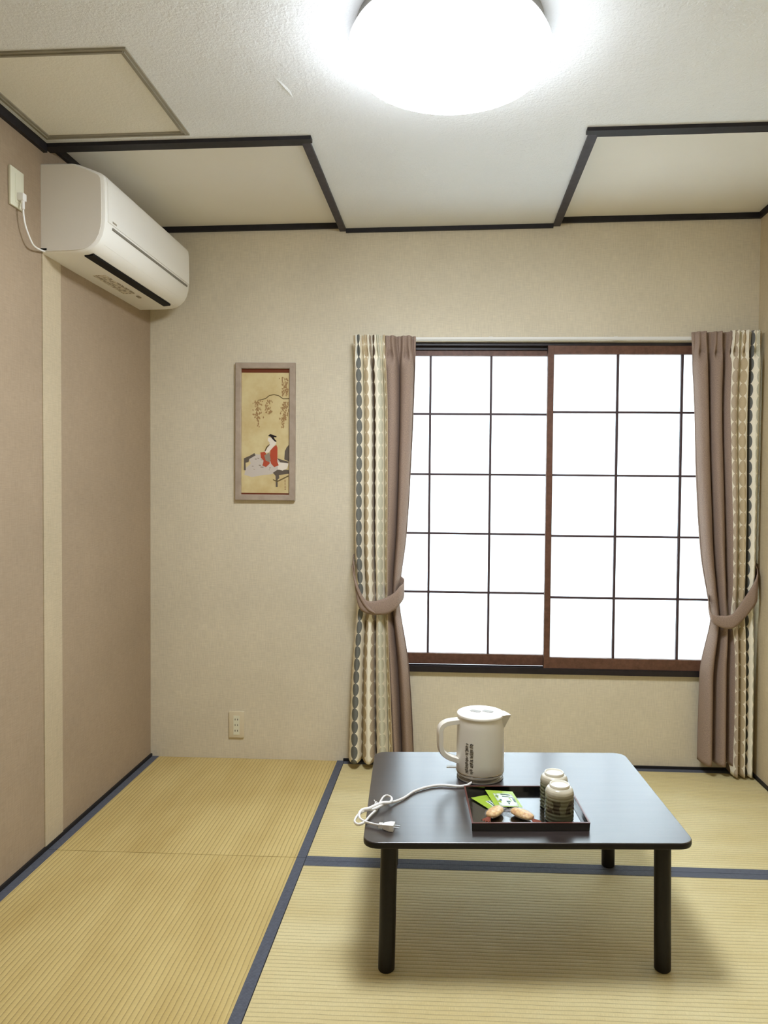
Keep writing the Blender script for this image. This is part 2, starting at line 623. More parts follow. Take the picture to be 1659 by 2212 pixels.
# ceiling slab with two recessed bays along the back wall
BX0, BX1, BY = 0.877, 1.838, -0.855
bm = bmesh.new()
add_box(bm, 0, W, Y0, BY, H, H + 0.02)
add_box(bm, BX0, BX1, BY, 0, H, H + 0.02)
add_box(bm, 0, W, Y0, BY, H + 0.021, H + 0.09)
add_box(bm, BX0, BX1, BY, 0, H + 0.021, H + 0.09)
ceil = struct('ceiling', tilted(bm), 'ceiling', 'pale grey stucco-papered ceiling', 'ceiling')
bm = bmesh.new()
add_box(bm, 0, BX0, BY, 0, H + REC, H + 0.09)
add_box(bm, BX1, W, BY, 0, H + REC, H + 0.09)
obj('recessed_panel', tilted(bm), 'panel', ceil)
# the wrinkle in the ceiling paper
bm = bmesh.new()
pts = catmull([(0.868, -1.235, 0), (0.878, -1.21, 0), (0.888, -1.175, 0), (0.893, -1.15, 0), (0.897, -1.125, 0)], 5)
rings = []
for i, p in enumerate(pts):
    t = i / (len(pts) - 1)
    h = 0.0022 * math.sin(PI * t) + 0.0001
    ww = 0.004 * math.sin(PI * t) + 0.0006
    zc = H
    rings.append([(p.x - ww, p.y, zc + 0.0005), (p.x - ww * .3, p.y, zc - h), (p.x + ww * .5, p.y, zc - h * .7), (p.x + ww * 1.6, p.y, zc + 0.0005)])
obj('paper_wrinkle', tilted(loft(bm, rings, True, True)), 'ceiling', ceil, smooth=True)

# dark trims: parts of each run
def trim(name, boxes, label, mat='black_trim', tilt=True):
    bm = bmesh.new()
    for b in boxes:
        add_box(bm, *b)
    if tilt:
        tilted(bm)
    return struct(name, bm, mat, label, 'trim')

trim('trim_1', [(0.0, 0.014, Y0, BY - 0.03, H - 0.030, H)], 'black trim along the front of the left wall under the ceiling')
trim('trim_2', [(0.0, 0.905, BY - 0.033, BY - 0.003, H - 0.012, H + 0.0), (0.0, 0.870, BY - 0.003, BY + 0.012, H - 0.012, H + REC)], 'black bar across the ceiling in front of the left recess')
trim('trim_3', [(0.868, 0.897, BY - 0.003, 0.0, H - 0.010, H + 0.004)], 'dark bar running back along the right edge of the left recess', 'grey_trim')
trim('trim_4', [(1.822, 1.853, BY - 0.003, 0.0, H - 0.010, H + 0.004)], 'dark bar running back along the left edge of the right recess', 'grey_trim')
trim('trim_5', [(1.812, W, BY - 0.033, BY - 0.003, H - 0.012, H + 0.0), (1.850, W, BY - 0.003, BY + 0.012, H - 0.012, H + REC)], 'black bar across the ceiling in front of the right recess')
trim('trim_6', [(0.0, 0.87, -0.014, 0.0, H + REC - 0.024, H + REC)], 'black trim on the back wall under the left recess')
trim('trim_7', [(0.897, 1.822, -0.012, 0.0, H - 0.018, H)], 'dark trim on the back wall between the two recesses')
trim('trim_8', [(1.853, W, -0.014, 0.0, H + REC - 0.024, H + REC)], 'black trim on the back wall under the right recess')
trim('trim_9', [(0.0, 0.014, BY + 0.012, -0.014, H + REC - 0.024, H + REC)], 'black trim above the air conditioner inside the left recess')
trim('trim_10', [(W - 0.014, W, BY + 0.012, -0.014, H + REC - 0.024, H + REC)], 'short black trim over the right wall inside the right recess')
trim('trim_11', [(W - 0.014, W, Y0, BY - 0.033, H - 0.028, H)], 'black trim along the front of the right wall under the ceiling')
o = struct('trim_12', box(0.0, 0.0035, -0.900, -0.784, 0.0, 2.045), 'strip', 'pale beige vertical strip on the taupe left wall', 'trim')
trim('baseboard_left', [(0.0, 0.008, Y0, 0.0, 0.0, 0.013)], 'thin black baseboard along the left wall', 'base_black', False)
trim('baseboard_back', [(0.9, W, -0.007, 0.0, 0.0, 0.012)], 'thin black baseboard under the window', 'base_black', False)
trim('baseboard_right', [(W - 0.008, W, Y0, -0.007, 0.0, 0.013)], 'thin black baseboard along the right wall', 'base_black', False)

# ceiling hatch
hx0, hx1, hy0, hy1 = 0.032, 0.512, -1.402, -0.922
t = thing('ceiling_hatch', 'square access hatch in a grey frame in the ceiling above the air conditioner', 'hatch', (0.27, -1.16, H + 0.27 * TILT))
bm = bmesh.new()
fw_ = 0.021
for b in ((hx0, hx1, hy0, hy0 + fw_), (hx0, hx1, hy1 - fw_, hy1), (hx0, hx0 + fw_, hy0 + fw_, hy1 - fw_), (hx1 - fw_, hx1, hy0 + fw_, hy1 - fw_)):
    add_box(bm, *b, H - 0.005, H + 0.001)
for b in ((hx0 + 0.012, hx1 - 0.012, hy0 + 0.009, hy0 + 0.012), (hx0 + 0.012, hx1 - 0.012, hy1 - 0.012, hy1 - 0.009),
          (hx0 + 0.009, hx0 + 0.012, hy0 + 0.012, hy1 - 0.012), (hx1 - 0.012, hx1 - 0.009, hy0 + 0.012, hy1 - 0.012)):
    add_box(bm, *b, H - 0.008, H - 0.004)
obj('hatch_frame', tilted(bm), 'hatch_frame', t, world=True)
obj('hatch_panel', tilted(box(hx0 + fw_, hx1 - fw_, hy0 + fw_, hy1 - fw_, H - 0.001, H + 0.001)), 'hatch_paper', t, world=True)

# ------------------------------------------------------------------ tatami mats
def mat_thing(x0, x1, y0, y1, rib, borders, label):
    g = 0.0012
    t = thing('tatami_mat', label, 'tatami mat', ((x0 + x1) / 2, (y0 + y1) / 2, -0.055), 0, 'tatami mats on the floor')
    x0 += g; x1 -= g; y0 += g; y1 -= g
    bw = 0.0305
    obj('rush_surface', box(x0, x1, y0, y1, -0.055, 0.0, bevel=0.0015), 'tatami_' + rib, t, world=True)
    for b in borders:
        bx = {'l': (x0 - .0005, x0 + bw, y0, y1), 'r': (x1 - bw, x1 + .0005, y0, y1),
              'f': (x0, x1, y0 - .0005, y0 + bw), 'b': (x0, x1, y1 - bw, y1 + .0005)}[b]
        obj('cloth_border', box(bx[0], bx[1], bx[2], bx[3], -0.03, 0.0010, bevel=0.0004), 'border', t, world=True)
    return t

XM, YH, YW = 0.9035, -0.893, -0.915
mat_thing(0.008, XM, YH, 0.0, 'y', 'lr', 'yellowed half-size tatami mat in the back left corner')
mat_thing(0.008, XM, -2.69, YH, 'y', 'lr', 'yellowed tatami mat along the left wall in the foreground')
mat_thing(0.008, XM, Y0, -2.69, 'y', 'lr', 'tatami mat at the near end of the left wall')
mat_thing(XM, W - 0.008, YW, -0.007, 'x', 'bf', 'tatami mat under the window with the cloth border along the wall')
mat_thing(XM, W - 0.008, 2 * YW, YW, 'x', 'bf', 'tatami mat under the front of the black table')
mat_thing(XM, W - 0.008, 3 * YW, 2 * YW, 'x', 'bf', 'tatami mat in front of the table mat near the camera')
mat_thing(XM, W - 0.008, Y0, 3 * YW, 'x', 'bf', 'tatami mat nearest the camera on the right')

# ------------------------------------------------------------------ window
bm = bmesh.new()
add_box(bm, WX0, WX1, -0.010, 0.013, 1.897, WZ1)        # lintel
add_box(bm, WX0, WX1, 0.0131, 0.105, 1.881, WZ1)
add_box(bm, WX0, WX1, -0.018, 0.105, WZ0, 0.447)        # sill
add_box(bm, WX0, WX0 + 0.022, -0.006, 0.105, 0.447, 1.881)
add_box(bm, WX1 - 0.022, WX1, -0.006, 0.105, 0.447, 1.881)
add_box(bm, WX0, WX1, -0.0165, -0.0135, 0.4471, 0.4500)
add_box(bm, WX0, WX1, 0.0145, 0.0190, 0.4471, 0.4510)
win = struct('window_1', bm, 'dark_wood', 'window with two sliding paper shoji panels between the curtains', 'window')


def shoji(x0, x1, z0, z1, y, top, bot, stile_l, stile_r, vx, hz):
    d = 0.012
    f = bmesh.new()
    add_box(f, x0, x1, y - d, y + d, z1 - top, z1, bevel=0.001)
    add_box(f, x0, x1, y - d, y + d, z0, z0 + bot, bevel=0.001)
    add_box(f, x0, x0 + stile_l, y - d - .001, y + d + .001, z0 - .0005, z1 + .0005, bevel=0.001)
    add_box(f, x1 - stile_r, x1, y - d - .001, y + d + .001, z0 - .0005, z1 + .0005, bevel=0.001)
    fo = obj('shoji_panel', f, 'brown_wood', win)
    l = bmesh.new()
    for x in vx:
        add_box(l, x - 0.0050, x + 0.0050, y - 0.008, y + 0.006, z0 + bot, z1 - top)
    for z in hz:
        add_box(l, x0 + stile_l, x1 - stile_r, y - 0.006, y + 0.006, z - 0.0045, z + 0.0045)
    obj('lattice', l, 'lattice', fo)
    obj('paper', box(x0 + stile_l * .5, x1 - stile_r * .5, y + 0.0062, y + 0.0068, z0 + bot * .5, z1 - top * .5), 'paper', fo)
    return fo


shoji(0.985, 1.838, 0.4520, 1.8805, 0.034, 0.024, 0.048, 0.028, 0.028, [1.282, 1.557], [1.594, 1.320, 1.050, 0.781])
shoji(1.806, 2.682, 0.4475, 1.8960, 0.000, 0.037, 0.050, 0.027, 0.027, [2.117, 2.400], [1.602, 1.320, 1.047, 0.769])

# curtain rail
t = thing('curtain_rail', 'slim white metal curtain rail above the window', 'curtain rail', (1.83, -0.03, 1.915))
bm = bmesh.new()
prism(bm, [(-0.047, 1.916), (-0.044, 1.912), (-0.030, 1.912), (-0.028, 1.918), (-0.030, 1.924), (-0.044, 1.925)], 'x', 0.955, W - 0.012)
for v in bm.verts:
    v.co.z += 0.006 * (v.co.x - 0.95) / 1.8
obj('rail_track', bm, 'white_metal', t, world=True)
for x in (1.0, 1.55, 2.1, 2.6):
    obj('wall_bracket', box(x - 0.008, x + 0.008, -0.034, -0.0005, 1.925 + 0.006 * (x - .95) / 1.8, 1.929 + 0.006 * (x - .95) / 1.8, bevel=0.001), 'white_metal', t, world=True)


# ------------------------------------------------------------------ curtains
def interp(tab, z):
    tab = sorted(tab, key=lambda p: p[1])
    if z <= tab[0][1]:
        return tab[0][0]
    if z >= tab[-1][1]:
        return tab[-1][0]
    for i in range(len(tab) - 1):
        if tab[i][1] <= z <= tab[i + 1][1]:
            t_ = (z - tab[i][1]) / (tab[i + 1][1] - tab[i][1])
            p0 = tab[max(i - 1, 0)]
            p3 = tab[min(i + 2, len(tab) - 1)]
            m1 = (tab[i + 1][0] - p0[0]) / max(tab[i + 1][1] - p0[1], 1e-6)
            m2 = (p3[0] - tab[i][0]) / max(p3[1] - tab[i][1], 1e-6)
            h = tab[i + 1][1] - tab[i][1]
            h00 = 2 * t_ ** 3 - 3 * t_ ** 2 + 1
            h10 = t_ ** 3 - 2 * t_ ** 2 + t_
            h01 = -2 * t_ ** 3 + 3 * t_ ** 2
            h11 = t_ ** 3 - t_ ** 2
            return h00 * tab[i][0] + h10 * h * m1 + h01 * tab[i + 1][0] + h11 * h * m2


def sstep(a, b, x):
    t_ = min(max((x - a) / (b - a), 0), 1)
    return t_ * t_ * (3 - 2 * t_)


def curtain_panel(name, left, rightt, z0, z1, folds, phase0, mat, parent, ztie, ybase=-0.078, seed=0, uoff=0.0, hem=0.0, printed=False):
    rows, ncol = 110, int(folds * 30) + 12
    rnd = random.Random(seed)
    warp = [rnd.uniform(-0.035, 0.035) for _ in range(4)]
    bm = bmesh.new()
    uvl = bm.loops.layers.uv.new('UVMap')
    grid, phs = [], []
    for r_ in range(rows + 1):
        fz = r_ / rows
        z = z0 + (z1 - z0) * fz
        xa, xb = interp(left, z), interp(rightt, z)
        wdt = xb - xa
        head = sstep(z1 - 0.16, z1 - 0.03, z)
        tie = math.exp(-((z - ztie) / 0.10) ** 2)
        A = 0.030 * (1 - 0.60 * head) * (1 - 0.40 * tie) + 0.008 * sstep(0.7, 0.0, z)
        pinch = math.exp(-((z - (z1 - 0.088)) / 0.02) ** 2)
        row, p_prev, s = [], None, 0.0
        per = wdt / folds
        for c in range(ncol + 1):
            q = c / ncol
            tw = q + warp[0] * math.sin(PI * q) * math.sin(2.1 * z + 1) + warp[1] * math.sin(2 * PI * q) * 0.6 + warp[2] * math.sin(3 * PI * q) * math.sin(z * 1.3) * .5
            ph = 2 * PI * folds * tw + phase0
            if r_ == 0:
                phs.append(2 * PI * folds * q + phase0)
            B = per / (2 * PI) * (0.92 * (1 - head) + 0.25 * head)
            x = xa + wdt * q + B * (math.sin(ph) - math.sin(phase0) * (1 - q) - math.sin(2 * PI * folds + phase0) * q)
            y = ybase - A * math.cos(ph) - 0.004 * math.sin(ph * 2 + z * 3)
            # pinched pleats near the heading: narrow creases pushed back
            y += 0.026 * pinch * math.exp(-((math.cos(ph) - 1) / 0.35) ** 2)
            # doubled creases of the gathered heading
            y += head * 0.006 * math.cos(ph * 3)
            y += 0.0025 * noise.noise(Vector((x * 20 + seed, z * 3, seed)))
            zz = z - (1 - sstep(0, 0.06, fz)) * hem * (0.4 + 0.6 * math.cos(ph)) * 0.5
            P = Vector((x, y, zz))
            row.append(bm.verts.new(P))
        grid.append(row)
    # arc length of a middle row gives the cloth its own width
    mid = grid[int(rows * 0.6)]
    s = [0.0]
    for a, b in zip(mid[:-1], mid[1:]):
        s.append(s[-1] + (b.co - a.co).length)
    for r_ in range(rows):
        for c in range(ncol):
            f = bm.faces.new((grid[r_][c], grid[r_][c + 1], grid[r_ + 1][c + 1], grid[r_ + 1][c]))
            for lp, (rr, cc) in zip(f.loops, ((r_, c), (r_, c + 1), (r_ + 1, c + 1), (r_ + 1, c))):
                lp[uvl].uv = (phs[cc] / PI * 1.2 + uoff if printed else s[cc], z0 + (z1 - z0) * rr / rows)
            f.smooth = True
    o = obj(name, bm, mat, parent, world=True)
    so = o.modifiers.new('thickness', 'SOLIDIFY')
    so.thickness = 0.0016
    so.offset = 0
    return o


def ribbon(name, pts, parent, mat='brown_cloth', th=0.003):
    """pts: (x, y, ztop, zbottom)"""
    top = catmull([(p[0], p[1], p[2]) for p in pts], 6)
    bot = catmull([(p[0], p[1], p[3]) for p in pts], 6)
    bm = bmesh.new()
    uvl = bm.loops.layers.uv.new('UVMap')
    cols = []
    nv = 6
    for a, b in zip(top, bot):
        cols.append([bm.verts.new(a.lerp(b, k / nv) + Vector((0, -0.004 * math.sin(PI * k / nv), 0))) for k in range(nv + 1)])
    for i in range(len(cols) - 1):
        for k in range(nv):
            f = bm.faces.new((cols[i][k], cols[i + 1][k], cols[i + 1][k + 1], cols[i][k + 1]))
            f.smooth = True
            for lp in f.loops:
                lp[uvl].uv = (lp.vert.co.x, lp.vert.co.z)
    o = obj(name, bm, mat, parent, world=True)
    so = o.modifiers.new('thickness', 'SOLIDIFY')
    so.thickness = th
    so.offset = 0
    return o


LL = [(0.9417, 1.92), (0.9503, 1.5696), (0.9512, 1.1592), (0.9547, 0.9529), (0.9645, 0.746), (0.9493, 0.5379), (0.9383, 0.329), (0.930, 0.025)]
LD = [(1.0832, 1.914), (1.0977, 1.652), (1.1022, 1.366), (1.1051, 0.7689), (1.1082, 0.655), (1.1233, 0.333), (1.1384, 0.030)]
LR = [(1.2182, 1.91), (1.2154, 1.7745), (1.206, 1.469), (1.1851, 1.0589), (1.1545, 0.7904), (1.1594, 0.7077), (1.1943, 0.5009), (1.2103, 0.3348), (1.2277, 0.032)]
RL = [(2.4213, 1.934), (2.4427, 1.6582), (2.4574, 1.3268), (2.4821, 0.9937), (2.5142, 0.7912), (2.5283, 0.6897), (2.4926, 0.4849), (2.4891, 0.362), (2.4891, 0.064)]
RD = [(2.5792, 1.938), (2.5683, 1.6188), (2.5876, 1.1769), (2.5983, 0.7722), (2.6107, 0.5689), (2.6166, 0.016)]
RR = [(2.715, 1.942), (2.7125, 1.6795), (2.7120, 1.1783), (2.7100, 0.8551), (2.7090, 0.6929), (2.711, 0.3671), (2.712, 0.0)]

cg = 'curtains beside the window'
tl = thing('curtain', 'left curtain, oval-printed outside and plain brown inside, tied back beside the picture', 'curtain', (1.08, -0.078, 0.03), 0, cg)
curtain_panel('printed_panel', LL, LD, 0.036, 1.928, 3.5, PI * 0.9, 'oval', tl, 0.74, seed=3, uoff=0.05, hem=0.012, printed=True)
curtain_panel('plain_panel', [(x - 0.016, z) for x, z in LD], LR, 0.040, 1.926, 2.2, PI * 0.9, 'brown_cloth', tl, 0.76, ybase=-0.070, seed=5, hem=0.012)
rb = ribbon('tieback', [(0.945, -0.012, 0.955, 0.905), (0.944, -0.05, 0.945, 0.895), (0.9561, -0.10, 0.9132, 0.8766), (0.9667, -0.125, 0.8604, 0.8055),
                   (0.9833, -0.13, 0.8118, 0.7303), (1.0122, -0.132, 0.7650, 0.7064), (1.053, -0.132, 0.7599, 0.6988), (1.1037, -0.13, 0.777, 0.7017),
                   (1.1381, -0.128, 0.7979, 0.7206), (1.1602, -0.115, 0.8227, 0.7454), (1.174, -0.08, 0.834, 0.765), (1.170, -0.03, 0.85, 0.79), (1.13, -0.012, 0.87, 0.81)], tl)
ribbon('tieback_end', [(0.9500, -0.118, 0.915, 0.905), (0.9650, -0.137, 0.855, 0.835), (0.9900, -0.139, 0.793, 0.768), (1.022, -0.139, 0.740, 0.722), (1.055, -0.138, 0.712, 0.704)], tl)
obj('tieback_hook', lathe(bmesh.new(), [(0.004, 0), (0.007, 0.004), (0.007, 0.010), (0.002, 0.014)], 12, 0, 0), 'white_metal', tl).matrix_local = Matrix.Translation(Vector((0.945, -0.0005, 0.925)) - Vector(tl['_w'])) @ Matrix.Rotation(R(90), 4, 'X')

tr_ = thing('curtain', 'right curtain, plain brown inside and oval-printed outside, tied back in the corner', 'curtain', (2.6, -0.078, 0.02), 0, cg)
curtain_panel('plain_panel', RL, [(x + 0.016, z) for x, z in RD], 0.060, 1.946, 2.6, PI * 0.75, 'brown_cloth', tr_, 0.74, ybase=-0.070, seed=11, hem=0.014)
curtain_panel('printed_panel', RD, RR, 0.020, 1.950, 3.1, PI * 0.95, 'oval', tr_, 0.76, seed=9, uoff=10.0, hem=0.014, printed=True)
ribbon('tieback', [(2.55, -0.014, 0.86, 0.80), (2.525, -0.045, 0.82, 0.78), (2.508, -0.085, 0.7809, 0.7509), (2.5085, -0.125, 0.7272, 0.6952), (2.5459, -0.13, 0.7198, 0.6697),
                   (2.5869, -0.132, 0.7245, 0.6644), (2.6118, -0.132, 0.7509, 0.677), (2.6421, -0.13, 0.7953, 0.7057), (2.6723, -0.127, 0.8417, 0.742),
                   (2.6960, -0.12, 0.8838, 0.7721), (2.714, -0.09, 0.915, 0.80), (2.718, -0.045, 0.94, 0.85), (2.715, -0.012, 0.95, 0.89)], tr_)

# ------------------------------------------------------------------ ceiling lamp
LX, LY = 1.366, -1.43
LZ = H + TILT * LX
t = thing('ceiling_lamp', 'large round white ceiling lamp, lit', 'ceiling lamp', (LX, LY, LZ))
obj('lamp_base', lathe(bmesh.new(), [(0.238, 0.001), (0.240, -0.022), (0.232, -0.030)], 96), 'lamp_base', t, smooth=True)
prof = [(0.236, -0.030), (0.249, -0.036), (0.256, -0.050), (0.2575, -0.068), (0.254, -0.082), (0.243, -0.096), (0.222, -0.106), (0.185, -0.115), (0.13, -0.121), (0.07, -0.124), (0.015, -0.125)]
obj('lamp_shade', lathe(bmesh.new(), prof, 96), 'lamp', t, smooth=True)

# ------------------------------------------------------------------ air conditioner
AY0, AY1 = -0.900, -0.100
t = thing('air_conditioner', 'white wall-mounted air conditioner high in the left corner', 'air conditioner', (0.0, (AY0 + AY1) / 2, 2.03))
prof = [(0.0005, 2.330), (0.105, 2.330), (0.118, 2.3285), (0.165, 2.3115), (0.196, 2.299), (0.208, 2.2925), (0.2150, 2.283), (0.2178, 2.262), (0.219, 2.20), (0.219, 2.14), (0.2165, 2.115),
        (0.210, 2.090), (0.198, 2.068), (0.182, 2.052), (0.165, 2.042), (0.145, 2.036), (0.110, 2.033), (0.0005, 2.030)]


def shrink(prof_, k):
    cx, cz = 0.0005, 2.18
    return [(cx + max(x - cx, 0) * (1 - k * 0.9), cz + (z - cz) * (1 - k * .7)) for x, z in prof_]


bm = bmesh.new()
loft(bm, [[(x, y, z) for x, z in p] for y, p in ((AY0, shrink(prof, 0.05)), (AY0 + 0.004, shrink(prof, 0.015)), (AY0 + 0.012, prof), (AY1 - 0.012, prof), (AY1 - 0.004, shrink(prof, 0.015)), (AY1, shrink(prof, 0.05)))])
body = obj('housing', bm, 'ac', t, smooth=True, world=True)
body['_w'] = t['_w']
# end cheeks, slightly greyer, set just proud of the housing ends
for ya, yb in ((AY0 - 0.003, AY0 - 0.0002), (AY1 + 0.0002, AY1 + 0.003)):
    obj('side_cover', prism(bmesh.new(), shrink(prof, 0.065), 'y', ya, yb), 'ac_end', t, world=True)
# front panel: thin shell over the upper front, ends 8 mm short of the ends
fp = [(x, z) for x, z in prof if 2.13 <= z and x > 0.1]
out = [(x + 0.0025, z + (0.0012 if x < 0.2 else 0)) for x, z in fp]
obj('front_panel', prism(bmesh.new(), out + [(x, z) for x, z in reversed(fp)], 'y', AY0 + 0.016, AY1 - 0.016), 'ac', t, smooth=True, world=True)
# long slot across the front and the seam of the flap
obj('front_slot', box(0.2170, 0.2212, AY0 + 0.052, AY1 - 0.036, 2.1240, 2.1315), 'ac_groove', t, world=True)
obj('maker_mark', box(0.2210, 0.2222, AY0 + 0.048, AY0 + 0.078, 2.146, 2.152), 'grey_mark', t, world=True)
# air outlet: dark slot and louvre on the underside
bm = bmesh.new()
vs = [(0.130, 2.0345), (0.162, 2.0405), (0.160, 2.0330), (0.131, 2.0300)]
loft(bm, [[(x, y, z) for x, z in vs] for y in (AY0 + 0.034, AY1 - 0.075)])
obj('air_outlet', bm, 'black', t, world=True)
bm = bmesh.new()
vs = [(0.1660, 2.0440), (0.1990, 2.0700), (0.1994, 2.0693), (0.1664, 2.0424)]
loft(bm, [[(x, y, z) for x, z in vs] for y in (AY0 + 0.034, AY1 - 0.055)])
obj('louver', bm, 'ac', t, smooth=True, world=True)
obj('caution_label', box(0.048, 0.096, -0.640, -0.385, 2.0292, 2.0325), 'label_smudge', t, world=True)
obj('receiver_mark', box(0.083, 0.094, -0.345, -0.318, 2.0285, 2.0325), 'grey_mark', t, world=True)
obj('cord_hole', box(0.0005, 0.020, AY0 - 0.0045, AY0 - 0.002, 2.040, 2.046), 'black', t, world=True)
# its power cord and plug
bm = bmesh.new()
tube(bm, [(0.024, -1.047, 2.135), (0.024, -1.044, 2.105), (0.025, -1.036, 2.075), (0.027, -1.020, 2.048), (0.027, -1.000, 2.030), (0.024, -0.975, 2.026), (0.018, -0.94, 2.030), (0.012, AY0 - 0.002, 2.036)], 0.0032)
pc = obj('power_cord', bm, 'cord_white', t, smooth=True, world=True)
pc['_w'] = t['_w']
bm = bmesh.new()
add_box(bm, 0.009, 0.030, -1.056, -1.034, 2.148, 2.172, bevel=0.004)
tube(bm, [(0.022, -1.0455, 2.158), (0.024, -1.0465, 2.145), (0.024, -1.0465, 2.122)], 0.0055)
plg = obj('plug', bm, 'cord_white', t, smooth=True, world=True)
for k in ('_w',):
    if k in body: del body[k]
    if k in pc: del pc[k]

# outlets
t = thing('wall_outlet', 'ivory outlet plate high on the left wall with the air conditioner plugged in', 'outlet', (0.0, -1.050, 2.185))
obj('cover_plate', box(0.0003, 0.009, -1.087, -1.014, 2.125, 2.245, bevel=0.003), 'ivory', t, smooth=True, world=True)
obj('socket', box(0.0085, 0.0100, -1.062, -1.030, 2.140, 2.228, bevel=0.0005), 'ivory', t, world=True)
t = thing('wall_outlet', 'beige triple outlet plate low on the back wall below the picture', 'outlet', (0.405, 0.0, 0.158))
obj('cover_plate', box(0.370, 0.440, -0.009, -0.0003, 0.098, 0.220, bevel=0.003), 'ivory2', t, smooth=True, world=True)
obj('socket', box(0.391, 0.419, -0.0105, -0.0085, 0.112, 0.200, bevel=0.0005), 'ivory', t, world=True)
bm = bmesh.new()
for z in (0.131, 0.157, 0.183):
    for x in (0.3995, 0.4105):
        add_box(bm, x - 0.0013, x + 0.0013, -0.0112, -0.0100, z - 0.0042, z + 0.0042)
obj('socket_slots', bm, 'hole', t, world=True)

# ------------------------------------------------------------------ picture
t = thing('framed_picture', 'tall framed painting of a seated woman in red beneath willow branches', 'picture', (0.535, 0.0, 1.505))
PQ = [(0.4075, 1.8178), (0.6776, 1.8144), (0.6700, 1.1924), (0.3898, 1.1937)]     # outer corners TL TR BR BL
# square it up: the frame hangs true
px0, px1, pz0, pz1 = 0.399, 0.672, 1.193, 1.816
fwid = 0.0265


def frame_bar(bm, a, b, c, d):
    """mitred bar: outer edge a-b, inner edge c-d (b-c and d-a mitres)"""
    def ring(p, q):
        return [(p[0], -0.0003, p[1]), (p[0], -0.018, p[1]), (p[0] * .92 + q[0] * .08, -0.022, p[1] * .92 + q[1] * .08),
                (p[0] * .12 + q[0] * .88, -0.021, p[1] * .12 + q[1] * .88), (q[0], -0.018, q[1]), (q[0], -0.0003, q[1])]
    return loft(bm, [ring(a, d), ring(b, c)])


bm = bmesh.new()
o4 = [(px0, pz1), (px1, pz1), (px1, pz0), (px0, pz0)]
i4 = [(px0 + fwid, pz1 - fwid), (px1 - fwid, pz1 - fwid), (px1 - fwid, pz0 + fwid), (px0 + fwid, pz0 + fwid)]
for k in range(4):
    j = (k + 1) % 4
    frame_bar(bm, o4[k], o4[j], i4[j], i4[k])
obj('picture_frame', bm, 'pic_frame', t, world=True)
ax0, ax1, az0, az1 = px0 + fwid, px1 - fwid, pz0 + fwid, pz1 - fwid


def paint_mat(name, col, rough=0.7):
    return new_mat(name, col, rough, 0.2)


silk = new_mat('aged_silk', srgb(205, 186, 136), 0.8, 0.2)
vv = coords(silk)
L(silk, ramp(silk, noise_tex(silk, vv, 9, 4, 0.6), [(0.3, srgb(196, 172, 122)), (0.7, srgb(216, 202, 156))]), bsdf(silk).inputs['Base Color'])
sheet = obj('painting', box(ax0 - 0.002, ax1 + 0.002, -0.010, -0.002, az0 - 0.002, az1 + 0.002), silk, t, world=True)
sheet['_w'] = t['_w']


def PX(X, Y):
    v = (Y - 240) / 1672.0
    u = (X - (295 - 40 * v)) / 636.0
    return (ax0 + max(0.0, min(1.0, u)) * (ax1 - ax0), az1 - max(0.0, min(1.0, v)) * (az1 - az0))


def paint(name, polys, col, layer):
    bm = bmesh.new()
    for poly in polys:
        pts = [PX(*p) for p in poly]
        prism(bm, pts, 'y', -0.0102 - 0.00012 * layer - (0.00030 * random.random() if len(polys) > 10 else 0), -0.0098)
    o = obj(name, bm, col, sheet, world=True)
    return o


m_red = paint_mat('red_kimono_paint', srgb(176, 78, 54))
m_wht = paint_mat('white_paint', srgb(226, 216, 202))
m_gry = paint_mat('grey_figure_paint', srgb(146, 134, 118))
m_pal = paint_mat('pale_mauve_paint', srgb(198, 188, 178))
m_blk = paint_mat('ink_black_paint', srgb(40, 30, 30))
m_brk = paint_mat('brown_border_strip', srgb(110, 58, 36))
m_drk = paint_mat('dark_grey_paint', srgb(98, 88, 78))
m_olv = paint_mat('olive_brown_paint', srgb(104, 88, 56))
m_lea = paint_mat('willow_leaf_paint', srgb(158, 126, 86))
paint('mount_strip', [[(290, 240), (934, 240), (934, 292), (290, 292)]], m_brk, 1)
paint('mount_strip', [[(250, 1890), (900, 1890), (900, 1915), (250, 1915)]], m_brk, 1)
paint('bench_cloth', [[(360, 1420), (430, 1370), (530, 1380), (640, 1420), (760, 1440), (880, 1490), (840, 1570), (760, 1600), (660, 1640), (560, 1650), (400, 1680), (300, 1650), (320, 1560), (390, 1500)]], m_pal, 1)
paint('bench', [[(300, 1430), (380, 1395), (440, 1360), (455, 1390), (370, 1440), (360, 1480), (320, 1490), (322, 1590), (295, 1590)]], m_drk, 2)
paint('bench', [[(680, 1620), (740, 1580), (890, 1580), (895, 1630), (760, 1650), (765, 1690), (742, 1710), (740, 1810), (715, 1810), (715, 1660)]], m_drk, 2)
paint('bench', [[(740, 1425), (830, 1455), (890, 1470), (885, 1490), (780, 1480)]], m_drk, 2)
paint('bench_brace', [[(680, 1705), (735, 1728), (885, 1652), (888, 1668), (735, 1745), (680, 1718)]], m_olv, 2.4)
paint('folded_cloth', [[(740, 1480), (890, 1495), (870, 1560), (810, 1590), (750, 1575)]], m_wht, 2.7)
paint('kimono', [[(735, 1250), (748, 1290), (742, 1470), (760, 1520), (700, 1545), (660, 1500), (640, 1430), (655, 1320), (700, 1270)],
                 [(520, 1350), (580, 1340), (600, 1380), (640, 1430), (640, 1500), (590, 1545), (545, 1525), (560, 1460), (525, 1420)]], m_red, 3)
paint('sash', [[(570, 1390), (640, 1350), (655, 1440), (640, 1480), (590, 1460)]], m_gry, 4)
paint('robe', [[(628, 1150), (690, 1160), (735, 1225), (700, 1270), (655, 1320), (630, 1350), (590, 1355), (570, 1330), (620, 1260), (650, 1225), (620, 1190)]], m_wht, 4)
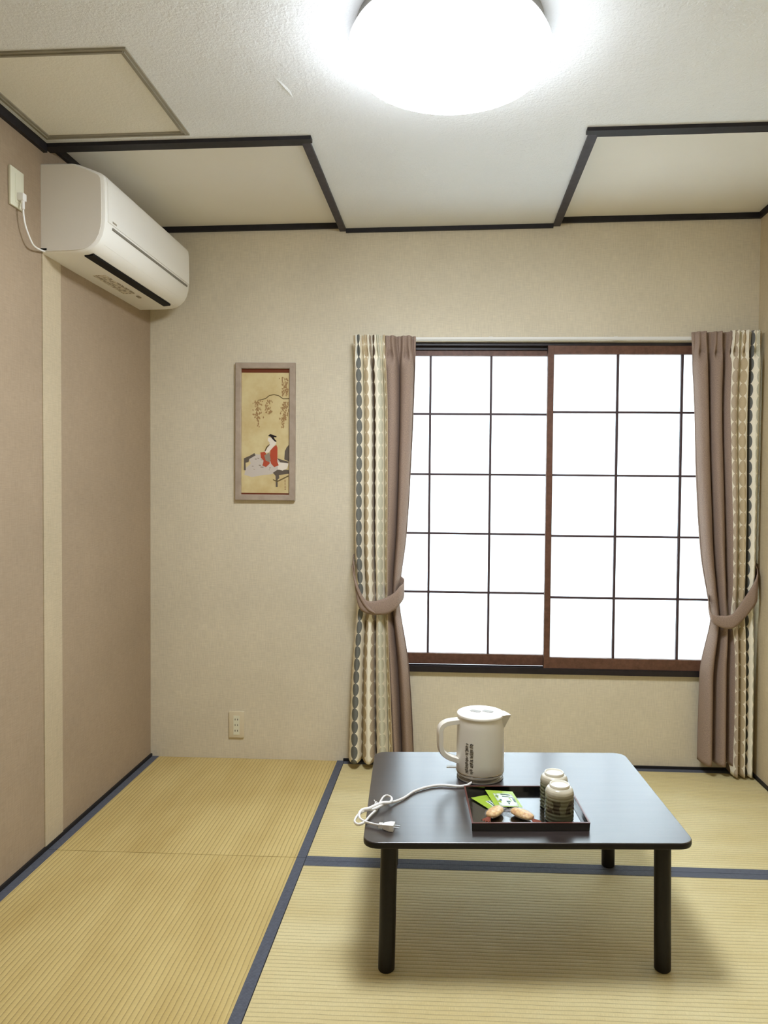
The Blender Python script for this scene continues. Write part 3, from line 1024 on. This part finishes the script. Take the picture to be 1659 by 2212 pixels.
paint('hair', [[(625, 1130), (655, 1105), (690, 1115), (740, 1135), (735, 1148), (700, 1145), (718, 1180), (742, 1200), (720, 1208), (690, 1180), (660, 1140)]], m_blk, 5)
paint('sleeve_line', [[(575, 1330), (600, 1275), (640, 1240), (650, 1246), (615, 1285), (585, 1340)]], m_olv, 5)
paint('bundle', [[(910, 1240), (870, 1280), (845, 1330), (835, 1440), (900, 1470)]], m_drk, 3)
paint('willow_bough', [[(935, 628), (840, 632), (780, 590), (715, 575), (650, 590), (600, 630), (500, 655), (500, 662), (605, 640), (655, 600), (715, 586), (775, 600), (835, 642), (935, 640)]], m_olv, 2)
rnd = random.Random(2)
leaves = []
for cx, cy, sx, sy, n in ((495, 770, 55, 120, 70), (500, 930, 18, 70, 14), (640, 740, 50, 100, 46), (860, 460, 65, 120, 70), (860, 790, 60, 120, 76), (828, 930, 20, 70, 16)):
    for k in range(n):
        x = cx + rnd.gauss(0, 0.5) * sx
        y = cy + rnd.uniform(-1, 1) * sy
        if x > 915:
            continue
        l_ = rnd.uniform(18, 38)
        wv = rnd.uniform(6, 11)
        d = rnd.uniform(-5, 5)
        leaves.append([(x, y), (x + wv, y + l_ * .5), (x + d, y + l_), (x - wv, y + l_ * .5)])
lv = paint('willow_leaves', leaves, m_lea, 1)
marks = []
for k in range(16):
    x, y = 400 + rnd.random() * 240, 1420 + rnd.random() * 220
    marks.append([(x, y), (x + rnd.uniform(8, 30), y + rnd.uniform(-6, 6)), (x + rnd.uniform(5, 25), y + rnd.uniform(8, 16)), (x - 4, y + 8)])
paint('cloth_pattern', marks, m_gry, 1.3)
sig = []
for k in range(7):
    y = 1715 + k * 20
    sig.append([(828, y), (850, y - 2), (848, y + 9), (830, y + 7)])
paint('signature', sig, m_lea, 1)
if '_w' in sheet:
    del sheet['_w']

# ------------------------------------------------------------------ low table
TZ = 0.362
ta = R(3.2)
tb = thing('low_table', 'low black-brown rectangular table with four round legs on the tatami', 'table', (1.5725, -1.1735, 0.0), ta)
TWd, TDp = 0.846, 0.645
rr_ = rounded_rect(TWd, TDp, 0.038, 8)
bm = bmesh.new()


def inset(poly, d):
    return [(x * (1 - 2 * d / TWd), y * (1 - 2 * d / TDp)) for x, y in poly]


loft(bm, [[(x, y, z) for x, y in inset(rr_, d)] for z, d in ((TZ - 0.0155, 0.0010), (TZ - 0.002, 0.0006), (TZ - 0.0005, 0.0010), (TZ, 0.002))])
obj('tabletop', bm, 'table', tb)
bm = bmesh.new()
loft(bm, [[(x, y, z) for x, y in inset(rr_, d)] for z, d in ((TZ - 0.0178, 0.009), (TZ - 0.0176, 0.004), (TZ - 0.0156, 0.0008), (TZ - 0.012, 0), (TZ - 0.0030, 0), (TZ - 0.0020, 0.0006), (TZ - 0.0030, 0.006), (TZ - 0.0178, 0.009))], True, False)
obj('edge_band', bm, 'leg', tb, smooth=True)
bm = bmesh.new()
ap = 0.012
ax_, ay_ = TWd / 2 - 0.075, TDp / 2 - 0.075
for b in ((-ax_, ax_, -ay_ - ap, -ay_ + ap), (-ax_, ax_, ay_ - ap, ay_ + ap), (-ax_ - ap, -ax_ + ap, -ay_, ay_), (ax_ - ap, ax_ + ap, -ay_, ay_)):
    add_box(bm, *b, TZ - 0.026, TZ - 0.0178)
obj('apron', bm, 'leg', tb)
for sx, sy in ((-1, -1), (1, -1), (-1, 1), (1, 1)):
    lx, ly = sx * 0.357, sy * 0.262
    bm = bmesh.new()
    sp = 0.005
    rings = []
    for z, r in ((0.0013, 0.0195), (0.004, 0.0215), (0.05, 0.0218), (TZ - 0.0178, 0.0218)):
        k = 1 - z / TZ
        rings.append([(lx + sx * sp * k + r * math.cos(2 * PI * i / 28), ly + sy * sp * k + r * math.sin(2 * PI * i / 28), z) for i in range(28)])
    loft(bm, rings)
    obj('leg', bm, 'leg', tb, smooth=True)

# ------------------------------------------------------------------ tray
ty = thing('serving_tray', 'square black lacquer tray with red-brown rim on the table', 'tray', (1.5915, -1.3090, TZ), R(3.9))
tw, td, th = 0.311, 0.243, 0.0225


def tray_wall(z0, z1, o0, o1, tk):
    """four mitred walls between z0 and z1, outer half-size growing from o0 to o1"""
    bm_ = bmesh.new()
    def rect(g, z):
        a, b = tw / 2 + g, td / 2 + g
        return [(-a, -b, z), (a, -b, z), (a, b, z), (-a, b, z)]
    loft(bm_, [rect(o0, z0), rect(o1, z1), rect(o1 - tk, z1), rect(o0 - tk, z0)], True, False, loop=True)
    return bm_


obj('tray_floor', box(-tw / 2 + 0.001, tw / 2 - 0.001, -td / 2 + 0.001, td / 2 - 0.001, 0.0005, 0.0045), 'lacquer', ty)
obj('tray_wall', tray_wall(0.0005, th - 0.002, -0.001, 0.0, 0.0038), 'lacquer', ty)
obj('tray_rim', tray_wall(th - 0.002, th, 0.0003, 0.0003, 0.0045), 'lacquer_rim', ty)

# ------------------------------------------------------------------ kettle and its power base
KX, KY = 1.4805, -1.066
kb = thing('kettle_power_base', 'round grey power base under the white kettle with a coiled white cord', 'kettle base', (KX, KY, TZ))
obj('base_plate', lathe(bmesh.new(), [(0.066, 0.0), (0.068, 0.002), (0.068, 0.008), (0.064, 0.0115)], 56), 'steel', kb, smooth=True)
obj('foot_ring', lathe(bmesh.new(), [(0.0685, 0.0003), (0.0720, 0.0015), (0.0720, 0.0040), (0.0690, 0.0052)], 56), 'kettle_grey', kb, smooth=True)
cord = [(1.452, -1.132, .3668), (1.440, -1.150, .3668), (1.424, -1.1600, .3668), (1.4054, -1.1614, .3668), (1.3708, -1.1567, .3668), (1.3404, -1.1621, .3668), (1.3092, -1.1813, .3668), (1.2804, -1.21, .3668), (1.2561, -1.2537, .3668),
        (1.2342, -1.2818, .368), (1.2197, -1.2983, .372), (1.2023, -1.3223, .375), (1.1819, -1.3504, .375), (1.1636, -1.3574, .375), (1.1464, -1.373, .374), (1.1369, -1.3975, .372),
        (1.135, -1.4209, .370), (1.1465, -1.4342, .369), (1.1608, -1.4198, .3690), (1.1723, -1.3789, .3690), (1.1868, -1.3353, .3690), (1.1915, -1.2909, .370), (1.1984, -1.2652, .373),
        (1.2102, -1.2645, .376), (1.2228, -1.2889, .380), (1.2211, -1.316, .380), (1.2023, -1.3232, .381), (1.1835, -1.3405, .381), (1.1664, -1.3598, .380), (1.1495, -1.3673, .379),
        (1.1429, -1.3854, .376), (1.1481, -1.4074, .373), (1.1621, -1.4202, .371), (1.1816, -1.4298, .370), (1.2008, -1.4384, .3705), (1.207, -1.4400, .3705)]
bm = bmesh.new()
tube(bm, cord, 0.0028, section=[(0.0042 * math.cos(a), 0.0029 * math.sin(a)) for a in [2 * PI * k / 12 for k in range(12)]])
pc = obj('power_cord', bm, 'cord_white', kb, smooth=True, world=True)
bm = bmesh.new()
tube(bm, [(1.187, -1.333, .379), (1.184, -1.326, .384), (1.180, -1.334, .383), (1.186, -1.345, .378), (1.191, -1.338, .373), (1.176, -1.318, .386)], 0.0011, 6)
obj('twist_tie', bm, 'cord_white', kb, smooth=True, world=True)
# plug lying on the table
bm = bmesh.new()
rings = []
for x, hw, z0_, z1_ in ((0.0, 0.005, 0.0045, 0.0135), (0.012, 0.0052, 0.0045, 0.0135), (0.013, 0.0068, 0.003, 0.0145), (0.022, 0.0105, 0.002, 0.0160), (0.030, 0.0128, 0.001, 0.0170), (0.0415, 0.0128, 0.001, 0.0170)):
    rings.append([(x, -hw, z0_), (x, hw, z0_), (x, hw * 1.02, (z0_ + z1_) / 2), (x, hw, z1_), (x, -hw, z1_), (x, -hw * 1.02, (z0_ + z1_) / 2)])
loft(bm, rings)
for k in range(3):
    add_box(bm, 0.0015 + k * 0.0035, 0.0032 + k * 0.0035, -0.0066, 0.0066, 0.0035, 0.0148)
plug = obj('plug', bm, 'cord_white', kb)
plug.location = Vector((1.2010, -1.4400, TZ)) - Vector(kb['_w'])
plug.rotation_euler = (0, 0, R(-8))
for s in (-1, 1):
    p_ = obj('prong', box(0.0412, 0.0565, s * 0.0063 - 0.0025, s * 0.0063 + 0.0025, 0.0085, 0.0102), 'chrome', plug)

kt = thing('electric_kettle', 'white cylindrical electric kettle with loop handle and print, on the table', 'kettle', (KX, KY, TZ + 0.0118))
bm = bmesh.new()
lathe(bm, [(0.0665, 0.0), (0.0718, 0.003), (0.0735, 0.009), (0.0738, 0.040), (0.0732, 0.100), (0.0722, 0.150), (0.0715, 0.176), (0.0700, 0.180)], 72)
kbod = obj('body', bm, 'kettle', kt, smooth=True)
obj('base_band', lathe(bmesh.new(), [(0.0742, 0.0095), (0.0748, 0.0105), (0.0748, 0.0125), (0.0742, 0.0135)], 72, cap=False), 'steel', kt, smooth=True)
bm = bmesh.new()
lathe(bm, [(0.0700, 0.1802), (0.0735, 0.1815), (0.0742, 0.1845), (0.0730, 0.1880), (0.0690, 0.1900), (0.040, 0.1912), (0.002, 0.1915)], 72)
lid = obj('lid', bm, 'kettle', kt, smooth=True)
for cx, ang in ((-0.016, -30), (0.022, -30)):
    bm = bmesh.new()
    rp = rounded_rect(0.034, 0.020, 0.006, 4)
    ca, sa = math.cos(R(ang)), math.sin(R(ang))
    prism(bm, [(cx + x * ca - y * sa, 0.002 + x * sa + y * ca) for x, y in rp], 'z', 0.1905, 0.1922)
    obj('lid_button', bm, 'kettle_grey', lid)
# spout: pointed lip on the right
bm = bmesh.new()
rings = []
for t_, hw, ztop, zbot in ((0.055, 0.030, 0.1895, 0.120), (0.070, 0.026, 0.1895, 0.136), (0.080, 0.016, 0.1885, 0.158), (0.088, 0.007, 0.1870, 0.174), (0.0925, 0.0015, 0.1855, 0.1815)):
    rings.append([(t_, -hw, ztop), (t_, hw, ztop), (t_, hw * 0.75, (ztop + zbot) / 2), (t_, 0, zbot), (t_, -hw * 0.75, (ztop + zbot) / 2)])
loft(bm, rings)
sp_ = obj('spout', bm, 'kettle', kt, smooth=True)
sp_.rotation_euler = (0, 0, R(-6))
# handle: flat strap from below the lid out and back to the body
sec = [(0.0125 * math.cos(a) * (1 if abs(math.cos(a)) > .5 else .98), 0.0052 * math.sin(a)) for a in [2 * PI * k / 16 for k in range(16)]]
sec = [(max(-0.0145, min(0.0145, 0.0185 * math.cos(2 * PI * k / 20))), max(-0.0080, min(0.0080, 0.0105 * math.sin(2 * PI * k / 20)))) for k in range(20)]
bm = bmesh.new()
tube(bm, [(-0.060, 0, 0.166), (-0.080, 0, 0.1655), (-0.104, 0, 0.1635), (-0.121, 0, 0.156), (-0.1285, 0, 0.142), (-0.1285, 0, 0.115), (-0.1275, 0, 0.090), (-0.121, 0, 0.072), (-0.104, 0, 0.058), (-0.086, 0, 0.050), (-0.066, 0, 0.043)], 0.005, section=sec, sub=6)
hd = obj('handle', bm, 'kettle', kt, smooth=True)
hd.rotation_euler = (0, 0, R(14))
bm = bmesh.new()
add_box(bm, -0.104, -0.070, -0.007, 0.007, 0.0135, 0.0165, bevel=0.001)
obj('power_switch', bm, 'kettle', kt)
# vertical print on the body: two columns of small strokes
bm = bmesh.new()
rnd = random.Random(12)


def on_body(a_deg, z, r=0.0738):
    a = R(a_deg)
    return Vector((r * math.cos(a), r * math.sin(a), z))


def patch(bm_, a0, a1, z0_, z1_, r0=0.0733, r1=0.07415):
    n_ = 3
    rings_ = []
    for i in range(n_ + 1):
        a = a0 + (a1 - a0) * i / n_
        rings_.append([on_body(a, z0_, r0), on_body(a, z1_, r0), on_body(a, z1_, r1), on_body(a, z0_, r1)])
    loft(bm_, rings_)


z = 0.020
while z < 0.112:
    hgt = rnd.uniform(0.0014, 0.0026)
    for a0, a1 in ((-131, -120.5), (-118.5, -108)):
        if rnd.random() < 0.9:
            s0 = a0 + rnd.uniform(0, 3.5)
            patch(bm, s0, a1 - rnd.uniform(0, 3.0), z, z + hgt)
        if rnd.random() < 0.5:
            c_ = rnd.uniform(a0, a1 - 2)
            patch(bm, c_, c_ + 1.8, z + hgt * .5, z + hgt + 0.002)
    z += hgt + rnd.uniform(0.0012, 0.0028)
obj('printed_text', bm, 'kettle_mark', kbod)

# ------------------------------------------------------------------ cups
def make_cup(loc, rz, label):
    t_ = thing('tea_cup', label, 'cup', loc, rz, 'upturned tea cups on the tray')
    b_ = bmesh.new()
    wallp = [(0.0382 + 0.0008 * math.sin(z_ * 14) + 0.00045 * math.sin(z_ * 1000 * 0.62), z_) for z_ in [0.004 + 0.0011 * q_ for q_ in range(61)]]
    lathe(b_, [(0.0345, 0.0), (0.0372, 0.0012)] + wallp + [(0.0386, 0.0725), (0.0380, 0.077), (0.0362, 0.083), (0.0330, 0.0872), (0.0290, 0.0895), (0.0265, 0.0900)], 56)
    obj('cup_body', b_, 'cup', t_, smooth=True)
    b_ = bmesh.new()
    lathe(b_, [(0.0268, 0.0895), (0.0272, 0.0950), (0.0262, 0.0972), (0.0245, 0.0972), (0.0232, 0.0948), (0.0225, 0.0932), (0.010, 0.0928), (0.001, 0.0927)], 56, cap=False)
    obj('foot_ring', b_, 'cup_foot', t_, smooth=True)
    return t_


make_cup((1.6820, -1.3640, TZ + 0.0046), 0.4, 'front green-glazed tea cup upside down on the tray')
make_cup((1.6790, -1.2800, TZ + 0.0046), 2.6, 'rear green-glazed tea cup upside down on the tray, partly hidden')

# ------------------------------------------------------------------ tea sachets
def sachet(corners, label, marks_):
    c = [Vector(p) for p in corners]       # rear left, rear right, front right, front left
    cen = sum(c, Vector()) / 4
    t_ = thing('tea_sachet', label, 'tea sachet', tuple(cen), 0, 'green tea sachets on the tray')
    loc = [p - cen for p in c]
    nx, ny = 14, 12
    b_ = bmesh.new()
    nrm = (loc[1] - loc[0]).cross(loc[3] - loc[0]).normalized()
    if nrm.z < 0:
        nrm = -nrm

    def S_(u, v, h):
        p = loc[0].lerp(loc[1], u).lerp(loc[3].lerp(loc[2], u), v)
        edge = min(u, 1 - u, v, 1 - v)
        puff = 0.0030 * sstep(0.08, 0.35, edge) + 0.0006 * noise.noise(Vector((u * 6, v * 6, cen.x * 9)))
        return p + nrm * (puff * (1 if h > 0 else -0.2) + h)
    top = [[b_.verts.new(S_(i / nx, j / ny, 0.0004)) for i in range(nx + 1)] for j in range(ny + 1)]
    bot = [[b_.verts.new(S_(i / nx, j / ny, -0.0004)) for i in range(nx + 1)] for j in range(ny + 1)]
    for j in range(ny):
        for i in range(nx):
            b_.faces.new((top[j][i], top[j + 1][i], top[j + 1][i + 1], top[j][i + 1]))
            b_.faces.new((bot[j][i], bot[j][i + 1], bot[j + 1][i + 1], bot[j + 1][i]))
    rim_t = [top[0][i] for i in range(nx + 1)] + [top[j][nx] for j in range(1, ny + 1)] + [top[ny][i] for i in range(nx - 1, -1, -1)] + [top[j][0] for j in range(ny - 1, 0, -1)]
    rim_b = [bot[0][i] for i in range(nx + 1)] + [bot[j][nx] for j in range(1, ny + 1)] + [bot[ny][i] for i in range(nx - 1, -1, -1)] + [bot[j][0] for j in range(ny - 1, 0, -1)]
    n_ = len(rim_t)
    for k in range(n_):
        b_.faces.new((rim_t[k], rim_t[(k + 1) % n_], rim_b[(k + 1) % n_], rim_b[k]))
    bmesh.ops.recalc_face_normals(b_, faces=b_.faces[:])
    obj('foil_packet', b_, 'green', t_, smooth=True)

    def patch_(name, quads, m_, lift):
        q_ = bmesh.new()
        for (u0, u1, v0, v1) in quads:
            g = 5
            gr = [[q_.verts.new(S_(u0 + (u1 - u0) * i / g, v0 + (v1 - v0) * j / g, lift)) for i in range(g + 1)] for j in range(g + 1)]
            for j in range(g):
                for i in range(g):
                    q_.faces.new((gr[j][i], gr[j + 1][i], gr[j + 1][i + 1], gr[j][i + 1]))
        o_ = obj(name, q_, m_, t_, smooth=True)
        so = o_.modifiers.new('ink', 'SOLIDIFY')
        so.thickness = 0.0002
    patch_('printed_label', marks_[0], 'sachet_pale', 0.0007)
    patch_('printed_mark', marks_[1], 'sachet_dark', 0.0011)
    return t_


sachet([(1.4475, -1.2500, .3705), (1.4930, -1.2280, .3705), (1.5454, -1.3080, .3690), (1.5011, -1.3270, .3690)],
       'lower green tea sachet, partly under the other on the tray',
       ([(0.35, 0.92, 0.45, 0.90)], [(0.42, 0.50, 0.48, 0.84), (0.60, 0.66, 0.48, 0.80), (0.76, 0.84, 0.50, 0.8)]))
sachet([(1.4899, -1.2122, .3785), (1.5682, -1.2180, .3785), (1.5891, -1.3127, .3740), (1.5136, -1.3115, .3740)],
       'upper green tea sachet with a pale label, leaning over the other',
       ([(0.20, 0.90, 0.22, 0.96)], [(0.45, 0.80, 0.27, 0.33), (0.46, 0.84, 0.42, 0.46), (0.80, 0.88, 0.50, 0.72), (0.30, 0.37, 0.62, 0.70), (0.52, 0.66, 0.70, 0.76), (0.55, 0.60, 0.78, 0.86), (0.22, 0.34, 0.40, 0.44)]))

# ------------------------------------------------------------------ wrapped crackers
def cracker(a, b, label, seed_):
    a, b = Vector(a), Vector(b)
    d = (b - a)
    ln = d.length
    ln *= 1.22
    t_ = thing('wrapped_cracker', label, 'rice cracker', tuple((a + b) / 2 - Vector((0, 0, 0.0105))), math.atan2(d.y, d.x), 'wrapped crackers on the tray')
    n_ = 14
    b_ = bmesh.new()
    rings = []
    for i in range(n_ + 1):
        s_ = i / n_
        ang = PI * s_
        r = max(math.sin(ang), 0.02) ** 0.62
        x = -ln * 0.36 * math.cos(ang)
        rings.append([(x, 0.0185 * r * math.cos(2 * PI * k / 20) + 0.0012 * noise.noise(Vector((x * 160, k, seed_))),
                       0.0108 + 0.0100 * r * math.sin(2 * PI * k / 20) + 0.0010 * noise.noise(Vector((x * 130, k * 1.3, seed_ + 5)))) for k in range(20)])
    loft(b_, rings)
    obj('cracker', b_, 'cracker', t_, smooth=True)
    for s_, mm in ((-1, 'wrap_red'), (1, 'film')):
        b_ = bmesh.new()
        cols_ = []
        for i in range(6):
            f_ = i / 5
            x = s_ * ln * (0.34 + 0.22 * f_)
            hw = 0.004 + 0.011 * f_
            cols_.append([b_.verts.new((x, hw * (2 * k / 8 - 1), 0.0085 - 0.0045 * f_ + 0.0022 * (0.3 + f_) * (1 if k % 2 else -1))) for k in range(9)])
        for i in range(5):
            for k in range(8):
                b_.faces.new((cols_[i][k], cols_[i][k + 1], cols_[i + 1][k + 1], cols_[i + 1][k]))
        o_ = obj('wrapper_end', b_, mm, t_)
        so = o_.modifiers.new('film', 'SOLIDIFY')
        so.thickness = 0.0003
    b_ = bmesh.new()
    rings = []
    for i in range(n_ + 1):
        s_ = i / n_
        ang = PI * s_
        r = 1.10 * max(math.sin(ang), 0.10) ** 0.55
        x = -ln * 0.385 * math.cos(ang)
        rings.append([(x, 0.0194 * r * math.cos(2 * PI * k / 16) + 0.0014 * noise.noise(Vector((x * 90, k * 2.1, seed_))),
                       0.0116 + 0.0100 * r * math.sin(2 * PI * k / 16)) for k in range(16)])
    loft(b_, rings)
    obj('wrapper', b_, 'film', t_)
    return t_


cracker((1.4900, -1.3880, .378), (1.5290, -1.3230, .378), 'left wrapped rice cracker slanting towards the sachets', 1.0)
cracker((1.6120, -1.3920, .378), (1.5540, -1.3360, .378), 'right wrapped rice cracker beside the front cup', 7.0)

for o in bpy.data.objects:
    if '_w' in o:
        del o['_w']
